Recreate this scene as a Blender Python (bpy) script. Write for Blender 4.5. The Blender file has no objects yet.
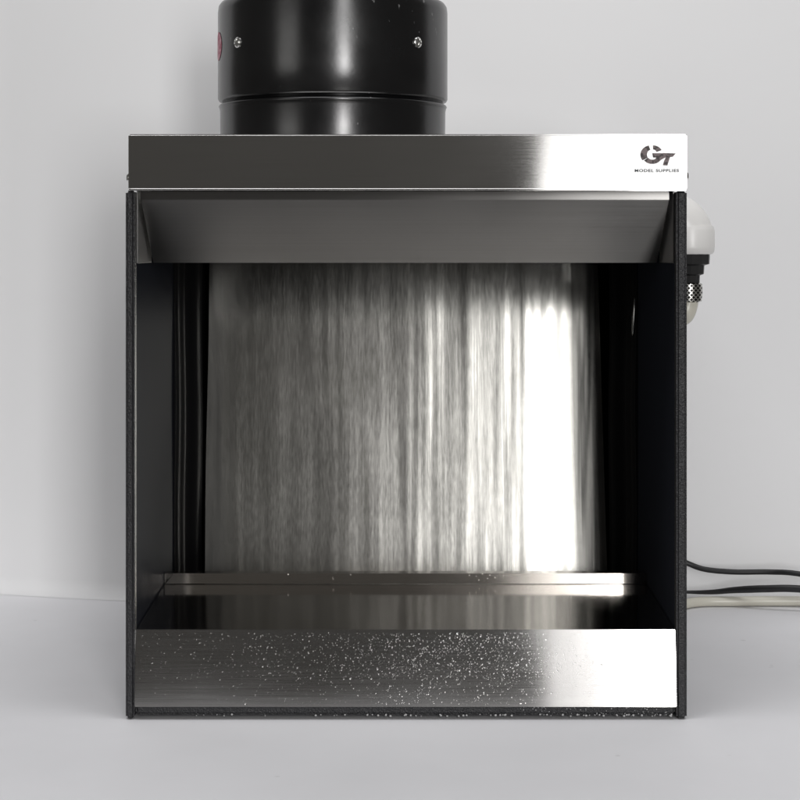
import bpy, bmesh, math, random
from mathutils import Vector, Matrix
random.seed(7)
SC = bpy.context.scene
COL = SC.collection
R = math.radians

# ------------------------------------------------------------------ camera
# front plane of the booth is y = 0, tabletop is z = 0; 0.75 mm per photo pixel there
S, D, CX, HZ = 0.00075, 1.35, 406.0, 250.0
CAMZ = (718 - HZ) * S
cam_d = bpy.data.cameras.new('camera'); cam = bpy.data.objects.new('camera', cam_d); COL.objects.link(cam)
cam.location = (0, -D, CAMZ); cam.rotation_euler = (R(90), 0, 0)
cam_d.sensor_width = 36; cam_d.lens = 36 * D / (800 * S)
cam_d.shift_x = (400 - CX) / 800; cam_d.shift_y = (HZ - 400) / 800
cam_d.clip_start = 0.05; cam_d.clip_end = 60
SC.camera = cam

# ------------------------------------------------------------------ world, lamps, exposure
world = bpy.data.worlds.new('World'); SC.world = world; world.use_nodes = True
wn = world.node_tree; bg = wn.nodes['Background']
tc = wn.nodes.new('ShaderNodeTexCoord'); nz = wn.nodes.new('ShaderNodeTexNoise'); rp = wn.nodes.new('ShaderNodeValToRGB')
nz.inputs['Scale'].default_value = 2.2; nz.inputs['Detail'].default_value = 2
wn.links.new(tc.outputs['Generated'], nz.inputs['Vector']); wn.links.new(nz.outputs['Fac'], rp.inputs['Fac'])
rp.color_ramp.elements[0].position = 0.3; rp.color_ramp.elements[0].color = (0.09, 0.085, 0.078, 1)
rp.color_ramp.elements[1].position = 0.7; rp.color_ramp.elements[1].color = (0.20, 0.195, 0.185, 1)
wn.links.new(rp.outputs['Color'], bg.inputs['Color']); bg.inputs['Strength'].default_value = 0.5

def lamp(name, loc, target, sx, sy, radiance, color):
    d = bpy.data.lights.new(name, 'AREA'); d.shape = 'RECTANGLE'; d.size = sx; d.size_y = sy
    d.energy = radiance * math.pi * sx * sy; d.color = color
    o = bpy.data.objects.new(name, d); COL.objects.link(o); o.location = loc
    o.rotation_euler = (Vector(target) - Vector(loc)).to_track_quat('-Z', 'Y').to_euler()
    return o
LY = -5.0
lamp('window_light', (1.14, LY, 0.55), (1.14, 0, 0.55), 0.72, 1.6, 21.0, (1, 0.99, 0.985))
lamp('window_upper_light', (1.14, LY, 2.25), (1.14, 0, 2.25), 0.72, 1.75, 7.0, (1, 0.99, 0.985))  # upper part of the window, split off and dimmed to shape the duct's shadow
for cx_, cw, cr in ((0.525, 0.085, 2.0), (0.62, 0.075, 2.3), (0.72, 0.09, 2.2)):        # the folds of a sheer curtain beside the window
    lamp('curtain_light', (cx_, LY, 1.45), (cx_, 0, 1.45), cw, 3.4, cr, (1, 0.99, 0.985))
lamp('room_light', (-2.6, -2.6, 0.75), (0, 0.2, 0.3), 1.3, 1.3, 1.5, (1, 0.985, 0.96))
lamp('overhead_fill_light', (0.0, -0.40, 2.3), (0, -0.35, 0.0), 2.0, 0.8, 4.9, (0.985, 0.985, 1))  # unseen fill added overhead to brighten the table
SC.view_settings.view_transform = 'Standard'; SC.view_settings.look = 'None'
SC.view_settings.exposure = 0.2; SC.view_settings.gamma = 1
SC.cycles.max_bounces = 14; SC.cycles.glossy_bounces = 10; SC.cycles.transmission_bounces = 10

# ------------------------------------------------------------------ helpers
def at(px, py, y=0.0):                       # photo position at depth y -> metres
    k = S * (D + y) / D
    return ((px - CX) * k, y, CAMZ + (HZ - py) * k)
def X(px, y=0.0): return at(px, 0, y)[0]
def Z(py, y=0.0): return at(0, py, y)[2]

def link(name, bm, mat, parent=None, smooth=True, angle=35):
    bmesh.ops.recalc_face_normals(bm, faces=bm.faces[:])
    me = bpy.data.meshes.new(name); bm.to_mesh(me); bm.free()
    if smooth:
        me.shade_smooth()
        try: me.set_sharp_from_angle(angle=R(angle))
        except Exception: pass
    me.materials.append(mat)
    o = bpy.data.objects.new(name, me); COL.objects.link(o)
    if parent: o.parent = parent
    return o
def bevel(bm, w, seg=2, edges=None):
    bmesh.ops.bevel(bm, geom=edges or bm.edges[:], offset=w, segments=seg, affect='EDGES', clamp_overlap=True)
def add_box(bm, x0, x1, y0, y1, z0, z1, bv=0.0, seg=2):
    b = bmesh.new(); bmesh.ops.create_cube(b, size=1)
    for v in b.verts:
        v.co = Vector((x0 if v.co.x < 0 else x1, y0 if v.co.y < 0 else y1, z0 if v.co.z < 0 else z1))
    if bv: bevel(b, bv, seg)
    join(bm, b); return bm
def join(bm, b):
    me = bpy.data.meshes.new('t'); b.to_mesh(me); b.free(); bm.from_mesh(me); bpy.data.meshes.remove(me)
def add_prism(bm, prof, x0, x1, bv=0.0, seg=2):      # closed (y, z) profile swept along x
    b = bmesh.new()
    a = [b.verts.new((x0, p[0], p[1])) for p in prof]; c = [b.verts.new((x1, p[0], p[1])) for p in prof]
    n = len(prof)
    for i in range(n): b.faces.new((a[i], a[(i+1) % n], c[(i+1) % n], c[i]))
    b.faces.new(a[::-1]); b.faces.new(c)
    bmesh.ops.recalc_face_normals(b, faces=b.faces[:])
    if bv: bevel(b, bv, seg)
    join(bm, b)
def add_lathe(bm, prof, c, n=96, axis='Z', cap=True):      # (r, h) profile
    M = {'Z': Matrix.Identity(3), 'X': Matrix.Rotation(R(90), 3, 'Y'), 'Y': Matrix.Rotation(R(90), 3, 'X')}[axis]
    rings = []
    for r, h in prof:
        rings.append([bm.verts.new(Vector(c) + M @ Vector((r*math.cos(2*math.pi*i/n), r*math.sin(2*math.pi*i/n), h))) for i in range(n)])
    for a, b in zip(rings, rings[1:]):
        for i in range(n): bm.faces.new((a[i], a[(i+1) % n], b[(i+1) % n], b[i]))
    if cap: bm.faces.new(rings[0][::-1]); bm.faces.new(rings[-1])
def spline(pts, n=14):
    P = [Vector(p) for p in pts]; P = [2*P[0]-P[1]] + P + [2*P[-1]-P[-2]]; out = []
    for i in range(1, len(P)-2):
        for k in range(n):
            t = k/n; a, b, c, d = P[i-1:i+3]
            out.append(0.5*((2*b)+(c-a)*t+(2*a-5*b+4*c-d)*t*t+(3*b-a-3*c+d)*t**3))
    return out + [P[-2]]
def add_tube(bm, pts, r, n=16, cap=True):
    rad = r if callable(r) else (lambda t: r)
    rings = []; N = len(pts); up = Vector((0.13, 0.31, 0.94))
    for i, p in enumerate(pts):
        d = (pts[min(i+1, N-1)] - pts[max(i-1, 0)]).normalized()
        u = up - d*up.dot(d)
        if u.length < 0.05: u = Vector((1, 0, 0)) - d*d.x
        u.normalize(); up = u; w = d.cross(u); q = rad(i/(N-1))
        rings.append([bm.verts.new(p + q*(math.cos(2*math.pi*k/n)*u + math.sin(2*math.pi*k/n)*w)) for k in range(n)])
    for a, b in zip(rings, rings[1:]):
        for k in range(n): bm.faces.new((a[k], a[(k+1) % n], b[(k+1) % n], b[k]))
    if cap: bm.faces.new(rings[0][::-1]); bm.faces.new(rings[-1])
def tag(o, label=None, cat=None, group=None, kind=None):
    if label: o['label'] = label
    if cat: o['category'] = cat
    if group: o['group'] = group
    if kind: o['kind'] = kind
    return o

# ------------------------------------------------------------------ materials
def mat(name, base=(0.5, 0.5, 0.5), rough=0.5, metal=0.0, spec=0.5, trans=0.0, ior=1.45, coat=0.0):
    m = bpy.data.materials.new(name); m.use_nodes = True; p = m.node_tree.nodes['Principled BSDF']
    p.inputs['Base Color'].default_value = (*base, 1); p.inputs['Roughness'].default_value = rough
    p.inputs['Metallic'].default_value = metal; p.inputs['Specular IOR Level'].default_value = spec
    p.inputs['Transmission Weight'].default_value = trans; p.inputs['IOR'].default_value = ior
    p.inputs['Coat Weight'].default_value = coat
    return m
def nodes(m): return m.node_tree.nodes, m.node_tree.links, m.node_tree.nodes['Principled BSDF']
def noise(m, scale_xyz, scale=1.0, detail=3.0, rough=0.5):
    n, l, p = nodes(m)
    t = n.new('ShaderNodeTexCoord'); mp = n.new('ShaderNodeMapping'); z = n.new('ShaderNodeTexNoise')
    mp.inputs['Scale'].default_value = scale_xyz; z.inputs['Scale'].default_value = scale
    z.inputs['Detail'].default_value = detail; z.inputs['Roughness'].default_value = rough
    l.new(t.outputs['Object'], mp.inputs['Vector']); l.new(mp.outputs['Vector'], z.inputs['Vector'])
    return z.outputs['Fac']
def ramp(m, fac, p0, c0, p1, c1):
    n, l, p = nodes(m); r = n.new('ShaderNodeValToRGB')
    r.color_ramp.elements[0].position = p0; r.color_ramp.elements[1].position = p1
    r.color_ramp.elements[0].color = (*c0, 1) if not isinstance(c0, float) else (c0, c0, c0, 1)
    r.color_ramp.elements[1].color = (*c1, 1) if not isinstance(c1, float) else (c1, c1, c1, 1)
    l.new(fac, r.inputs['Fac']); return r.outputs['Color']
def bump(m, fac, strength, dist, prev=None):
    n, l, p = nodes(m); b = n.new('ShaderNodeBump')
    b.inputs['Strength'].default_value = strength; b.inputs['Distance'].default_value = dist
    l.new(fac, b.inputs['Height'])
    if prev: l.new(prev, b.inputs['Normal'])
    l.new(b.outputs['Normal'], p.inputs['Normal']); return b.outputs['Normal']
def steel(name, grain, base=0.60, r0=0.16, r1=0.26, aniso=0.0, tangent=(0, 0, 1), bmp=0.008, tint=(1.0, 0.985, 0.965)):
    m = mat(name, rough=0.2, metal=1.0); n, l, p = nodes(m)
    g = noise(m, grain, 1.0, 3.0, 0.6)
    l.new(ramp(m, g, 0.3, tuple(base*0.95*t for t in tint), 0.7, tuple(base*1.03*t for t in tint)), p.inputs['Base Color'])
    c = noise(m, (9, 9, 9), 1.0, 3.0)
    mx = n.new('ShaderNodeMath'); mx.operation = 'ADD'; l.new(g, mx.inputs[0]); l.new(c, mx.inputs[1])
    mr = n.new('ShaderNodeMapRange'); mr.inputs['From Min'].default_value = 0.7; mr.inputs['From Max'].default_value = 1.3
    mr.inputs['To Min'].default_value = r0; mr.inputs['To Max'].default_value = r1
    l.new(mx.outputs[0], mr.inputs['Value']); l.new(mr.outputs[0], p.inputs['Roughness'])
    if aniso:
        p.inputs['Anisotropic'].default_value = aniso
        t = n.new('ShaderNodeCombineXYZ')
        for i in range(3): t.inputs[i].default_value = tangent[i]
        l.new(t.outputs[0], p.inputs['Tangent'])
    m['grain'] = 1
    nb = bump(m, g, bmp, 0.0006)
    if aniso: bump(m, noise(m, (11, 11, 7), 1.0, 1.0), 0.10, 0.004, nb)      # sheet metal is never quite flat
    return m
M = {}
M['lid'] = steel('brushed_steel_lid', (16, 16, 2600), 0.60, 0.085, 0.13, aniso=0.97)
M['plate'] = steel('brushed_steel_plate', (16, 16, 2600), 0.50, 0.085, 0.14, aniso=0.96)
M['floor'] = steel('polished_steel_floor', (8, 900, 8), 0.60, 0.07, 0.12, bmp=0.004, tint=(1.0, 0.95, 0.89))
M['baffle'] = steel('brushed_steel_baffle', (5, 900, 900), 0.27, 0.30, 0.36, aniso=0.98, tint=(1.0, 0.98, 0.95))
M['baffle_reflection'] = steel('baffle_reflection_steel', (5, 900, 900), 0.25, 0.3, 0.4)  # toned to pass for the baffle mirrored in the side walls
M['sheet'] = steel('wet_steel_sheet', (700, 700, 9), 0.36, 0.13, 0.18, aniso=0.0, tangent=(1, 0, 0), bmp=0.004, tint=(1.0, 0.985, 0.925))
def wet(m):
    n, l, p = nodes(m)
    a = noise(m, (15, 1, 1.2), 1.0, 3.0, 0.55)      # long wavy runs of water
    b = noise(m, (75, 1, 1.8), 1.0, 3.0, 0.5)
    for z in n:
        if z.type == 'TEX_NOISE' and z.inputs['Detail'].default_value == 3.0 and z.inputs['Scale'].default_value == 1.0: z.inputs['Distortion'].default_value = 0.25
    n1 = bump(m, a, 0.27, 0.0042); bump(m, b, 0.07, 0.0011, n1)
wet(M['sheet'])
M['black'] = mat('gloss_black_panel', (0.022, 0.024, 0.031), 0.36, ior=1.011)
M['liner'] = mat('black_rubber', (0.006, 0.006, 0.007), 0.62, ior=1.10)
M['trim'] = mat('textured_black_coat', (0.014, 0.014, 0.016), 0.42, spec=0.5)
bump(M['trim'], noise(M['trim'], (850, 850, 850), 1.0, 1.0), 1.0, 0.0007)
M['duct'] = mat('black_painted_steel', (0.003, 0.003, 0.0035), 0.24, spec=0.9)
def duct_wear(m):
    n, l, p = nodes(m)
    f = noise(m, (190, 190, 90), 1.0, 3.0, 0.55)              # nicks and scratches, most of them near the rolled top edge
    t = n.new('ShaderNodeTexCoord'); sx = n.new('ShaderNodeSeparateXYZ'); l.new(t.outputs['Object'], sx.inputs[0])
    mr = n.new('ShaderNodeMapRange'); mr.inputs['From Min'].default_value = 0.49; mr.inputs['From Max'].default_value = 0.575
    mr.inputs['To Min'].default_value = 0.0; mr.inputs['To Max'].default_value = 0.075; l.new(sx.outputs[2], mr.inputs['Value'])
    ad = n.new('ShaderNodeMath'); ad.operation = 'ADD'; l.new(f, ad.inputs[0]); l.new(mr.outputs[0], ad.inputs[1])
    l.new(ramp(m, ad.outputs[0], 0.735, (0.003, 0.003, 0.0035), 0.765, (0.16, 0.16, 0.16)), p.inputs['Base Color'])
    f2 = noise(m, (30, 30, 30), 1.0, 4.0)
    l.new(ramp(m, f2, 0.3, 0.21, 0.75, 0.28), p.inputs['Roughness'])
    f3 = noise(m, (160, 160, 160), 1.0, 2.0)
    bump(m, f3, 0.05, 0.0008)
duct_wear(M['duct'])
M['screw'] = mat('zinc_screw', (0.72, 0.72, 0.70), 0.22, 1.0)
M['pink'] = mat('pink_sticker', (0.52, 0.16, 0.22), 0.5)
l_ = nodes(M['pink'])
l_[1].new(ramp(M['pink'], noise(M['pink'], (260, 260, 260), 1.0, 2.0), 0.42, (0.62, 0.30, 0.36), 0.58, (0.42, 0.07, 0.13)), l_[2].inputs['Base Color'])
M['paper'] = mat('white_label', (0.90, 0.90, 0.89), 0.33, metal=0.10)
M['ink'] = mat('camo_ink', (0.10, 0.07, 0.07), 0.5)
l_ = nodes(M['ink'])
l_[1].new(ramp(M['ink'], noise(M['ink'], (330, 330, 330), 1.0, 1.0), 0.45, (0.035, 0.025, 0.025), 0.55, (0.17, 0.13, 0.13)), l_[2].inputs['Base Color'])
M['greyink'] = mat('grey_ink', (0.09, 0.10, 0.11), 0.7, spec=0.2)
M['pvc'] = mat('white_pvc', (0.78, 0.77, 0.75), 0.32)
M['plastic'] = mat('black_plastic', (0.012, 0.012, 0.012), 0.4)
M['hose'] = mat('ivory_hose', (0.62, 0.60, 0.52), 0.3, spec=0.5)
M['cable'] = mat('black_cable', (0.012, 0.012, 0.013), 0.42)
M['foam'] = mat('dried_splashes', (0.55, 0.55, 0.55), 0.35)
M['water'] = mat('water', (1, 1, 1), 0.12, trans=1.0, ior=1.33)
def braid(name):
    m = mat(name, (0.6, 0.6, 0.58), 0.3, 1.0); n, l, p = nodes(m)
    t = n.new('ShaderNodeTexCoord'); outs = []
    for s in (1, -1):
        w = n.new('ShaderNodeTexWave'); w.wave_type = 'BANDS'; w.bands_direction = 'DIAGONAL'
        mp = n.new('ShaderNodeMapping'); mp.inputs['Scale'].default_value = (s*300, 0.001, 300)
        l.new(t.outputs['Object'], mp.inputs['Vector']); l.new(mp.outputs['Vector'], w.inputs['Vector'])
        w.inputs['Scale'].default_value = 0.5; outs.append(w.outputs['Fac'])
    mx = n.new('ShaderNodeMath'); mx.operation = 'MAXIMUM'; l.new(outs[0], mx.inputs[0]); l.new(outs[1], mx.inputs[1])
    l.new(ramp(m, mx.outputs[0], 0.78, (0.02, 0.02, 0.02), 0.9, (0.75, 0.74, 0.70)), p.inputs['Base Color'])
    return m
M['braid'] = braid('braided_wire')
M['wall'] = mat('painted_wall', (0.82, 0.82, 0.825), 0.75, spec=0.25)
bump(M['wall'], noise(M['wall'], (3, 3, 3), 1.0, 5.0), 0.05, 0.02)
M['table'] = mat('white_tabletop', (0.80, 0.79, 0.805), 0.55, spec=0.3)
def table_marks(m):
    n, l, p = nodes(m)
    f = noise(m, (38, 38, 38), 1.0, 2.0, 0.5); f2 = noise(m, (5, 5, 5), 1.0, 4.0)
    c1 = ramp(m, f, 0.74, (0.85, 0.848, 0.868), 0.80, (0.60, 0.59, 0.60))
    c2 = ramp(m, f2, 0.3, (0.93, 0.93, 0.93), 0.7, (1.0, 1.0, 1.0))
    x = n.new('ShaderNodeMix'); x.data_type = 'RGBA'; x.blend_type = 'MULTIPLY'; x.inputs['Factor'].default_value = 1
    l.new(c1, x.inputs[6]); l.new(c2, x.inputs[7]); l.new(x.outputs[2], p.inputs['Base Color'])
table_marks(M['table'])

# ------------------------------------------------------------------ setting
def wall_y(x):                                   # the wall bows gently away on the left
    return 0.452 + 0.055 * min(1.0, max(0.0, (-0.16 - x) / 0.27)) ** 1.6
bm = bmesh.new(); NX = 80; xs = [-0.85 + 1.7*i/NX for i in range(NX+1)]
FR = 0.016                                       # coved foot where the wall meets the table
prof = [(FR*(math.sin(R(a))-1), FR*(1-math.cos(R(a)))) for a in range(0, 91, 10)] + [(0, z) for z in (0.1, 0.5, 1.0, 1.7)]
zs = [p[1] for p in prof]
rows = [[bm.verts.new((x, wall_y(x) + p[0], p[1] - 0.0003)) for x in xs] for p in prof]
for a, b in zip(rows, rows[1:]):
    for i in range(NX): bm.faces.new((a[i], a[i+1], b[i+1], b[i]))
back = [[bm.verts.new((x, 0.62, z)) for x in xs] for z in (zs[0], zs[-1])]
for i in range(NX): bm.faces.new((rows[-1][i], rows[-1][i+1], back[1][i+1], back[1][i]))
for i in range(NX): bm.faces.new((back[0][i], back[0][i+1], back[1][i+1], back[1][i]))
tag(link('wall', bm, M['wall']), 'plain white painted wall behind the spray booth', 'wall', kind='structure')
bm = add_box(bmesh.new(), -0.85, 0.85, -0.245, 0.62, -0.03, -0.0005, 0.002)
tag(link('tabletop', bm, M['table']), 'white tabletop the spray booth stands on', 'table', kind='structure')

# ------------------------------------------------------------------ the booth
booth = bpy.data.objects.new('spray_booth', None); COL.objects.link(booth); booth.location = (0, 0.2, 0)
tag(booth, 'stainless steel water curtain spray booth with black side panels and round black duct on top', 'spray booth')
bpy.context.view_layer.update()
def part(name, bm, m, parent=booth, **k):
    bmesh.ops.translate(bm, verts=bm.verts[:], vec=(0, -0.2, 0))
    return link(name, bm, m, parent, **k)
XO0, XI0, XI1, XO1 = X(126), X(134.5), X(676.5), X(686.5)
DEPTH = 0.43; ZT = Z(190.5)
for a, b, t0, t1 in ((XO0+0.0006, XI0, XO0, XI0+0.0004), (XI1, XO1-0.0006, XI1-0.0004, XO1)):
    sp = part('side_panel', add_box(bmesh.new(), a, b, 0.006, DEPTH, 0.001, ZT-0.001, 0.0006), M['black'])
    # hemmed, coarse powder-coated front edge
    e = bmesh.new(); b_ = bmesh.new(); bmesh.ops.create_cube(b_, size=1)
    for v in b_.verts: v.co = Vector((t0 if v.co.x < 0 else t1, -0.003 if v.co.y < 0 else 0.009, 0.0 if v.co.z < 0 else ZT))
    bevel(b_, 0.0018, 3); join(e, b_)
    part('edge_trim', e, M['trim'], sp)
# black base rail with a slightly ragged lower edge
part('base_rail', add_box(bmesh.new(), XI0+0.0005, XI1-0.0005, 0.0005, 0.02, 0.0018, Z(704), 0.002, 3), M['trim'])
part('back_panel', add_box(bmesh.new(), XI0, XI1, DEPTH-0.012, DEPTH-0.001, 0.001, ZT-0.002, 0.0006), M['liner'])
part('floor_pan', add_box(bmesh.new(), XI0+0.0004, XI1-0.0004, 0.021, DEPTH-0.013, 0.002, 0.006), M['black'])

# front panel: leans back a few degrees, turns into the tray floor at the top
ZP0, ZP1 = Z(705.5), Z(630)
lean = 0.0060
FY0, FY1 = -0.0045, -0.0045 + lean
bm = bmesh.new()
add_prism(bm, [(FY0, ZP0), (FY1, ZP1), (FY1+0.0013, ZP1), (FY1+0.0013, ZP0+0.001), (FY0+0.0013, ZP0)], XI0+0.0006, XI1-0.0006, 0.0004, 2)
front = part('front_panel', bm, M['plate'])
LY_ = 0.122 * D
ZF = Z(584, LY_)
bm = bmesh.new()
add_prism(bm, [(FY1+0.0016, ZP1-0.0002), (LY_, ZF), (LY_, ZF-0.0015), (FY1+0.0016, ZP1-0.0017)], XI0+0.0006, XI1-0.0006, 0.0003, 1)
floor = part('tray_floor', bm, M['floor'])
ZL = Z(573.2, LY_)
bm = bmesh.new()
add_prism(bm, [(LY_-0.0013, ZF+0.0004), (LY_-0.0013, ZL), (LY_+0.011, ZL), (LY_+0.011, ZL-0.0015), (LY_+0.0005, ZL-0.0015), (LY_+0.0005, ZF+0.0004)], XI0+0.0006, XI1-0.0006, 0.0004, 2)
part('tray_lip', bm, M['floor'], floor)

# leaning back sheet that carries the water curtain
def sheet_d(z):                                  # leans back, steeper towards the foot
    t = (0.36 - z)/0.32
    return 0.378 - 0.32*(0.094*t + 0.03*max(0, t)**3)
def sheet_y(x, z): return sheet_d(z) + 0.007*x + 0.001*math.sin(x*9+0.6)
bm = bmesh.new(); nx, nzr = 60, 40
zt, zb = ZT-0.012, 0.02
def sheet_x(u, z, y):
    py = HZ - (z-CAMZ)/(S*(D+y)/D)
    t = min(1.1, max(-0.2, (py-263)/(573-263)))
    xl = X(209.5 - 4.5*t + 0.9*math.sin(t*7)*0.5, y); xr = X(598 + 9.5*t, y)
    return xl + (xr-xl)*u
F = []; B = []
for j in range(nzr+1):
    z = zb + (zt-zb)*j/nzr; fr = []; br = []
    for i in range(nx+1):
        x = sheet_x(i/nx, z, sheet_d(z)); y = sheet_y(x, z)
        fr.append(bm.verts.new((x, y, z))); br.append(bm.verts.new((x, y+0.0015, z)))
    F.append(fr); B.append(br)
for j in range(nzr):
    for i in range(nx):
        bm.faces.new((F[j][i], F[j][i+1], F[j+1][i+1], F[j+1][i])); bm.faces.new((B[j][i], B[j+1][i], B[j+1][i+1], B[j][i+1]))
    bm.faces.new((F[j][0], F[j+1][0], B[j+1][0], B[j][0])); bm.faces.new((F[j][nx], B[j][nx], B[j+1][nx], F[j+1][nx]))
for i in range(nx):
    bm.faces.new((F[0][i], B[0][i], B[0][i+1], F[0][i+1])); bm.faces.new((F[nzr][i], F[nzr][i+1], B[nzr][i+1], B[nzr][i]))
sheet = part('water_curtain_sheet', bm, M['sheet'])

# black rubber liner folded along each side wall and into the corner beside the sheet
def liner(sgn):
    xw = XI1 if sgn > 0 else XI0
    prof = []
    n = 60
    for i in range(n+1):
        t = i/n; y = 0.225 + 0.118*t
        off = 0.0016 + (0.0018+0.0016*t)*(0.5-0.5*math.cos(2*math.pi*3*t**0.8)) + 0.0105*max(0, (t-0.55)/0.45)**1.4
        prof.append((xw - sgn*off, y))
    b = bmesh.new(); lo, hi = 0.03, ZT-0.01; m = 30
    g = [[b.verts.new((px_ - sgn*0.0006*math.sin(11*k/m + 9*py_), py_, lo + (hi-lo)*k/m)) for (px_, py_) in prof] for k in range(m+1)]
    w = [[b.verts.new((xw - sgn*0.0004, py_, lo + (hi-lo)*k/m)) for (px_, py_) in (prof[0], prof[-1])] for k in range(m+1)]
    for k in range(m):
        for i in range(n): b.faces.new((g[k][i], g[k][i+1], g[k+1][i+1], g[k+1][i]))
        b.faces.new((w[k][0], g[k][0], g[k+1][0], w[k+1][0])); b.faces.new((g[k][n], w[k][1], w[k+1][1], g[k+1][n]))
    part('side_liner', b, M['liner'])
liner(-1); liner(1)

# inclined baffle under the lid
BY0, BY1 = 0.012, 0.058*D
z0, z1, z2 = Z(191.2, BY0), Z(200.5, BY0), Z(263, BY1)
bm = bmesh.new()
add_prism(bm, [(BY0, z0), (BY0-0.0012, z1+0.0006), (BY0+0.0004, z1-0.0006), (BY1, z2), (BY1+0.0012, z2+0.0010), (BY0+0.003, z1+0.0018), (BY0+0.003, z0)],
          X(141, BY0), X(669, BY0), 0.0003, 2)
baffle = part('baffle', bm, M['baffle'])
for x0, x1 in ((XI0+0.0003, XI0+0.0013), (XI1-0.0013, XI1-0.0003)):       # plates added to imitate the baffle's reflection in the side walls
    part('baffle_reflection_plate', add_box(bmesh.new(), x0, x1, 0.0095, BY1+0.004, z2+0.0003, z0+0.001, 0.0002, 1), M['baffle_reflection'], baffle)

# lid
LX0, LX1, LZ0, LZ1 = X(129), X(686), Z(190), Z(134.5)
bm = add_box(bmesh.new(), LX0, LX1, -0.004, DEPTH+0.002, LZ0+0.0002, LZ1, 0.0011, 3)
lid = part('lid', bm, M['lid'])
bm = bmesh.new(); add_box(bm, LX0+0.0006, LX1-0.0006, -0.0052, -0.0036, LZ0-0.0006, LZ0+0.0012, 0.0005, 3)
part('hem', bm, M['lid'], lid)
for x, py, s in ((LX0, 178, -1), (LX1, 176, 1)):
    b = bmesh.new(); add_lathe(b, [(0.0042, -0.001), (0.0040, 0.0010), (0.0028, 0.0024), (0.0006, 0.0028)], (0, 0, 0), 20, 'X')
    if s < 0: bmesh.ops.rotate(b, verts=b.verts[:], cent=(0, 0, 0), matrix=Matrix.Rotation(R(180), 3, 'Z'))
    bmesh.ops.translate(b, verts=b.verts[:], vec=(x, 0.006, Z(py, 0.006)))
    part('screw', b, M['screw'], lid)

# brand label on the lid
SX0, SX1, SZ0, SZ1 = X(632), X(683.2), Z(188), Z(136)
lab = part('brand_label', add_box(bmesh.new(), SX0, SX1, -0.0042, -0.0038, SZ0, SZ1), M['paper'], smooth=False)
def flat(bm, pts, y0=-0.00455, y1=-0.00415):
    a = [bm.verts.new((x, y0, z)) for x, z in pts]; b = [bm.verts.new((x, y1, z)) for x, z in pts]; n = len(pts)
    for i in range(n): bm.faces.new((a[i], a[(i+1) % n], b[(i+1) % n], b[i]))
    f1 = bm.faces.new(a); f2 = bm.faces.new(b[::-1])
def lp(u, v): return (X(610 + u/8.0), Z(120 + v/8.0))       # from the enlarged view of the label
def ring(cx, cy, ax, ay, bx, by, a0, a1, n=12):
    o = [(cx + ax*math.cos(R(a0+(a1-a0)*i/n)), cy - ay*math.sin(R(a0+(a1-a0)*i/n))) for i in range(n+1)]
    q = [(cx + bx*math.cos(R(a0+(a1-a0)*i/n)), cy - by*math.sin(R(a0+(a1-a0)*i/n))) for i in range(n+1)]
    return o + q[::-1]
bm = bmesh.new()
for k, poly in enumerate((ring(325, 280, 88, 76, 36, 40, 104, 216), ring(340, 276, 75, 70, 30, 38, 28, 92), ring(332, 276, 84, 78, 44, 44, 219, 330),
             [(332, 268), (440, 268), (440, 300), (400, 322), (380, 305), (338, 302)],
             [(415, 266), (518, 270), (495, 296), (415, 306)],
             [(440, 300), (474, 296), (452, 366), (416, 364), (426, 330)])):
    flat(bm, [lp(u, v) for u, v in poly], -0.00450-0.00003*k, -0.00415+0.00001*k)
part('logo', bm, M['ink'], lab, smooth=False)
def text_mesh(body, size, w_target, cx, cz, y):
    c = bpy.data.curves.new('lettering', 'FONT'); c.body = body; c.size = size; c.align_x = 'CENTER'; c.extrude = 0.0002; c.offset = 0.00009; c.space_character = 1.15
    o = bpy.data.objects.new('lettering', c); COL.objects.link(o)
    dg = bpy.context.evaluated_depsgraph_get(); me = bpy.data.meshes.new_from_object(o.evaluated_get(dg))
    bpy.data.objects.remove(o); bpy.data.curves.remove(c)
    b = bmesh.new(); b.from_mesh(me); bpy.data.meshes.remove(me)
    x0 = min(v.co.x for v in b.verts); x1 = max(v.co.x for v in b.verts)
    for v in b.verts: v.co = Vector((cx + (v.co.x-(x0+x1)/2)*w_target/(x1-x0), y - v.co.z, cz + v.co.y))
    return b
part('lettering', text_mesh('MODEL SUPPLIES', 0.0030, X(678)-X(634), X(656), Z(172.2), -0.0043), M['greyink'], lab, smooth=False)

# round duct collar
DY = 0.205; kD = (D+DY)/D
DCX = X(333, DY); DR = 114.5*S*kD
def dz(py): return Z(py, DY - DR*0.55)
prof = [(DR-0.0022, LZ1+0.0004), (DR-0.0018, dz(107)), (DR-0.0012, dz(104)), (DR-0.0006, dz(102.6)), (DR-0.0012, dz(101.2)), (DR-0.0038, dz(99.5)), (DR-0.0040, dz(98.6)),
        (DR-0.0010, dz(96.8)), (DR, dz(94.5)), (DR, dz(60)), (DR, dz(6)), (DR-0.0006, dz(0)), (DR-0.0025, dz(-3.5)), (DR-0.0055, dz(-5.2)), (DR-0.0075, dz(-4.8)), (DR-0.0080, dz(12)), (DR-0.0080, LZ1+0.0008)]
bm = bmesh.new(); add_lathe(bm, prof, (DCX, DY, 0), 128, cap=False)
duct = part('duct_collar', bm, M['duct'], angle=60)
def on_duct(px, py):
    sx = (px-333)/114.5; ang = math.asin(max(-0.999, min(0.999, sx)))
    yy = DY - DR*math.cos(ang)
    return Vector((DCX + DR*math.sin(ang), yy, Z(py, yy))), ang
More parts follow.
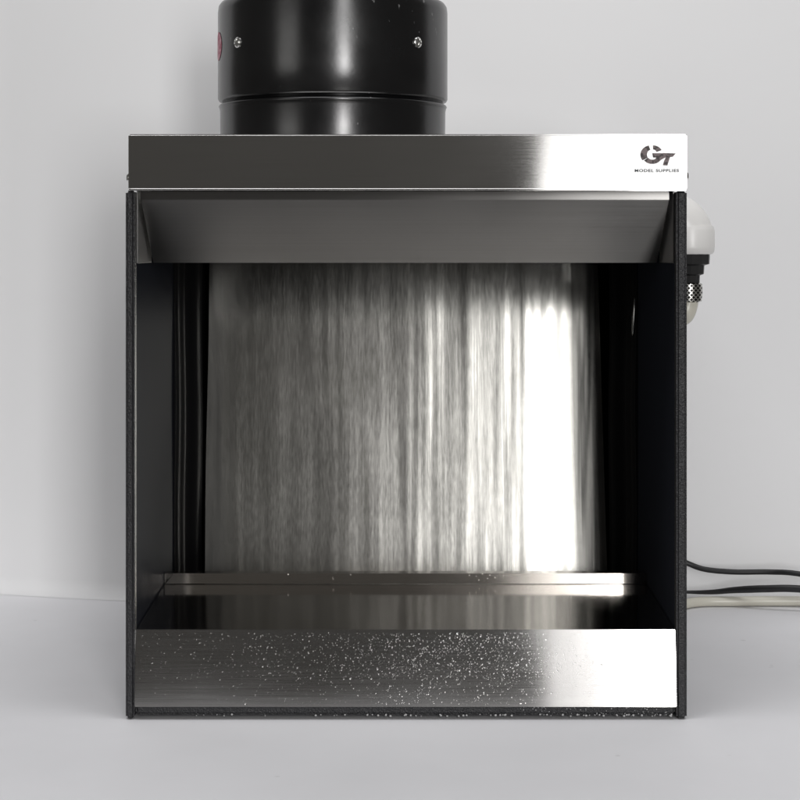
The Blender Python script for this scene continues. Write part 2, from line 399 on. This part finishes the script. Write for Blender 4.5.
for px in (245, 417):
    p, ang = on_duct(px, 42.5)
    b = bmesh.new(); add_lathe(b, [(0.0046, -0.0006), (0.0044, 0.0009), (0.0030, 0.0021), (0.0006, 0.0025)], (0, 0, 0), 24, 'Y')
    c = bmesh.new()
    for a in (0, 90):
        q = bmesh.new(); add_box(q, -0.0026, 0.0026, -0.0029, -0.0018, -0.0004, 0.0004)
        bmesh.ops.rotate(q, verts=q.verts[:], cent=(0, 0, 0), matrix=Matrix.Rotation(R(a+20), 3, 'Y')); join(b, q)
    bmesh.ops.rotate(b, verts=b.verts[:], cent=(0, 0, 0), matrix=Matrix.Rotation(ang, 3, 'Z'))
    bmesh.ops.translate(b, verts=b.verts[:], vec=p)
    part('screw', b, M['screw'], duct)
b = bmesh.new(); n = 32                                       # oval pink sticker wrapped on the left side
p0, a0 = on_duct(221.5, 46.5); zc = p0.z; hw, hh = 0.0135/DR, 0.0122
rad = DR + 0.0003
rr = []
for q in (0.0, 0.5, 1.0):
    rr.append([b.verts.new((DCX + rad*math.sin(a0 + hw*q*math.cos(2*math.pi*i/n)), DY - rad*math.cos(a0 + hw*q*math.cos(2*math.pi*i/n)), zc + hh*q*math.sin(2*math.pi*i/n))) for i in (range(n) if q else range(1))])
for i in range(n):
    b.faces.new((rr[0][0], rr[1][i], rr[1][(i+1) % n])); b.faces.new((rr[1][i], rr[2][i], rr[2][(i+1) % n], rr[1][(i+1) % n]))
part('sticker', b, M['pink'], duct)

# water inlet: white elbow, black union, braided sleeve
EY = 0.30; kE = (D+EY)/D*S
def E(px, py): return Vector(at(px, py, EY))
cxp = 688.5
pts = [E(640, 217), E(655, 217)]
ctr = E(668, 238.5)
for i in range(13):
    a = R(90 - 90*i/12); pts.append(Vector((ctr.x + 20.5*kE*math.cos(a), EY, ctr.z + 21.5*kE*math.sin(a))))
pts = [Vector((XO1-0.001, EY, pts[0].z))] + pts[1:] + [E(cxp, 244)]
bm = bmesh.new(); add_tube(bm, pts, 24.6*kE, 40)
c = E(cxp, 0)
add_lathe(bm, [(24.5*kE, Z(226, EY)), (25.2*kE, Z(228.5, EY)), (25.9*kE, Z(231, EY)), (25.9*kE, Z(247, EY)), (25.3*kE, Z(252, EY)), (23.6*kE, Z(254, EY)), (20*kE, Z(254.6, EY))], (c.x, EY, 0), 48)
elbow = part('inlet_elbow', bm, M['pvc'])
bm = bmesh.new()
add_lathe(bm, [(21*kE, Z(253, EY)), (21.5*kE, Z(256, EY)), (21*kE, Z(264, EY)), (16*kE, Z(265.5, EY)), (15.4*kE, Z(274, EY)), (11.5*kE, Z(275.5, EY)), (11*kE, Z(286, EY))], (c.x, EY, 0), 12)
part('union_nut', bm, M['plastic'], elbow, angle=25)
bm = bmesh.new()
add_lathe(bm, [(9.5*kE, Z(282, EY)), (13.5*kE, Z(284, EY)), (14*kE, Z(292, EY)), (13*kE, Z(301, EY)), (8*kE, Z(303, EY))], (c.x, EY, 0), 32)
part('braided_sleeve', bm, M['braid'], elbow)

# water beads on the front panel, along the rail and on the lip
def bead(b, c, r, hgt, nrm, n=12):
    nrm = Vector(nrm).normalized(); q = nrm.to_track_quat('Z', 'Y').to_matrix()
    st = random.uniform(0.92, 1.2)
    rings = []
    for t in (0.0, 0.3, 0.55, 0.8):
        rr_ = r*math.cos(t*math.pi/2); h = hgt*math.sin(t*math.pi/2)
        rings.append([b.verts.new(Vector(c) + q @ Vector((rr_*st*math.cos(2*math.pi*i/n), rr_*math.sin(2*math.pi*i/n), h))) for i in range(n)])
    tip = b.verts.new(Vector(c) + q @ Vector((0, 0, hgt)))
    for a_, b_ in zip(rings, rings[1:]):
        for i in range(n): b.faces.new((a_[i], a_[(i+1) % n], b_[(i+1) % n], b_[i]))
    for i in range(n): b.faces.new((rings[-1][i], rings[-1][(i+1) % n], tip))
    b.faces.new(rings[0][::-1])
bm = bmesh.new(); cnt = 0
while cnt < 3000:
    px = random.uniform(140, 672); py = random.uniform(633, 703)
    d = 0.10 + 0.9*math.exp(-((px-470)/185)**2)
    v = (py-633)/70
    d *= (1.0 if v < 0.65 else 0.5)*(0.6 + 0.4*math.sin(px*0.05+py*0.09)**2)
    if px > 560: d *= 0.9
    if random.random() > d: continue
    x, _, z = at(px, py); f = (z-ZP0)/(ZP1-ZP0); y = FY0 + lean*f
    r = random.choice([0.00018, 0.00018, 0.00022, 0.00026, 0.00026, 0.00034, 0.00048])*random.uniform(0.8, 1.15)
    if random.random() < 0.03: r *= 1.5
    bead(bm, (x, y-0.00003, z), r, r*random.uniform(0.32, 0.6), (0, -1, 0.08)); cnt += 1
tag(part('water_droplets', bm, M['water'], front), kind='stuff')
bm = bmesh.new()
for i in range(70):
    px = 138 + 535*random.random()**0.55
    r = random.uniform(0.0003, 0.0009)
    bead(bm, (X(px), 0.0006, 0.0013+random.random()*0.0013), r, r*0.8, (0, -1, 0.25), 10)
for i in range(90):
    px = random.uniform(520, 672)
    r = random.uniform(0.00015, 0.0004)
    bead(bm, (X(px), 0.0006, random.uniform(0.002, 0.009)), r, r*0.8, (0, -1, 0.25), 8)
tag(part('splash_droplets', bm, M['foam'], bpy.data.objects['base_rail']), kind='stuff')
bm = bmesh.new()
for px in (287, 333, 335, 352, 470, 476, 478, 481, 484, 487, 490, 497, 505):
    r = random.uniform(0.00035, 0.0006)
    bead(bm, (X(px+random.uniform(-2, 2), LY_), LY_-0.0014, random.uniform(ZF+0.002, ZL)), r, r*0.7, (0, -1, 0.3), 10)
tag(part('water_droplets', bm, M['water'], floor), kind='stuff')
# thin steel sliver added to stand in for a glint on the right wall
b = bmesh.new(); bmesh.ops.create_uvsphere(b, u_segments=20, v_segments=16, radius=1)
yy = 0.212; c0 = Vector(at(633.5, 317, yy))
for v in b.verts: v.co = Vector((c0.x + v.co.x*0.0012 + 0.0016*v.co.z*0.5, yy + v.co.y*0.003, c0.z + v.co.z*0.0165))
part('glint_sliver', b, M['screw'])

# ------------------------------------------------------------------ hose and cables behind the booth
hr = 0.0048
yb = 0.395
tail = E(cxp, 301)
hp = [tail + Vector((0, 0, 0.006)), tail, E(685, 313), E(677, 327) + Vector((0, 0.01, 0)), Vector((XO1+0.012, EY+0.02, 0.22)), Vector((XO1+0.010, EY+0.025, 0.08)),
      Vector((XO1+0.012, EY+0.03, 0.02)), Vector((XO1+0.03, 0.37, hr)), Vector((X(692, 0.42), 0.418, hr)), Vector((X(740, 0.42), 0.424, hr)), Vector((X(800, 0.42), 0.425, hr)), Vector((0.6, 0.42, hr)), Vector((0.9, 0.38, hr))]
bm = bmesh.new(); sp = spline(hp, 12)
add_tube(bm, sp, lambda t: (0.0092 if t < 0.20 else max(hr, 0.0092 - (t-0.20)*0.06)), 20)
tag(link('water_hose', bm, M['hose']), 'ivory plastic hose running from the white elbow down and along the table', 'hose')

def cable(name, pts, r, label):
    b = bmesh.new(); add_tube(b, spline(pts, 14), r, 14)
    return tag(link(name, b, M['cable']), label, 'cable', 'black power cables')
cable('power_cable', [at(640, 545, 0.434), at(668, 554, 0.434), at(688, 563.5, 0.434), at(706, 569.5, 0.43), at(735, 572, 0.425), at(770, 572, 0.42), at(800, 574, 0.41), at(860, 585, 0.40), Vector((0.62, 0.36, 0.004))],
      0.0027, 'upper thin black cable leaving the booth in the air and bending to the right')
cable('power_cable', [at(640, 590, 0.432), at(685, 592, 0.43), at(712, 592, 0.425), at(735, 590, 0.418), at(765, 588.8, 0.405), at(800, 589, 0.395), at(870, 596, 0.38), Vector((0.62, 0.34, 0.004))],
      lambda t: 0.0016 + 0.0020*min(1, max(0, (t-0.15)/0.35)), 'lower black cable lying just above the ivory hose on the table')
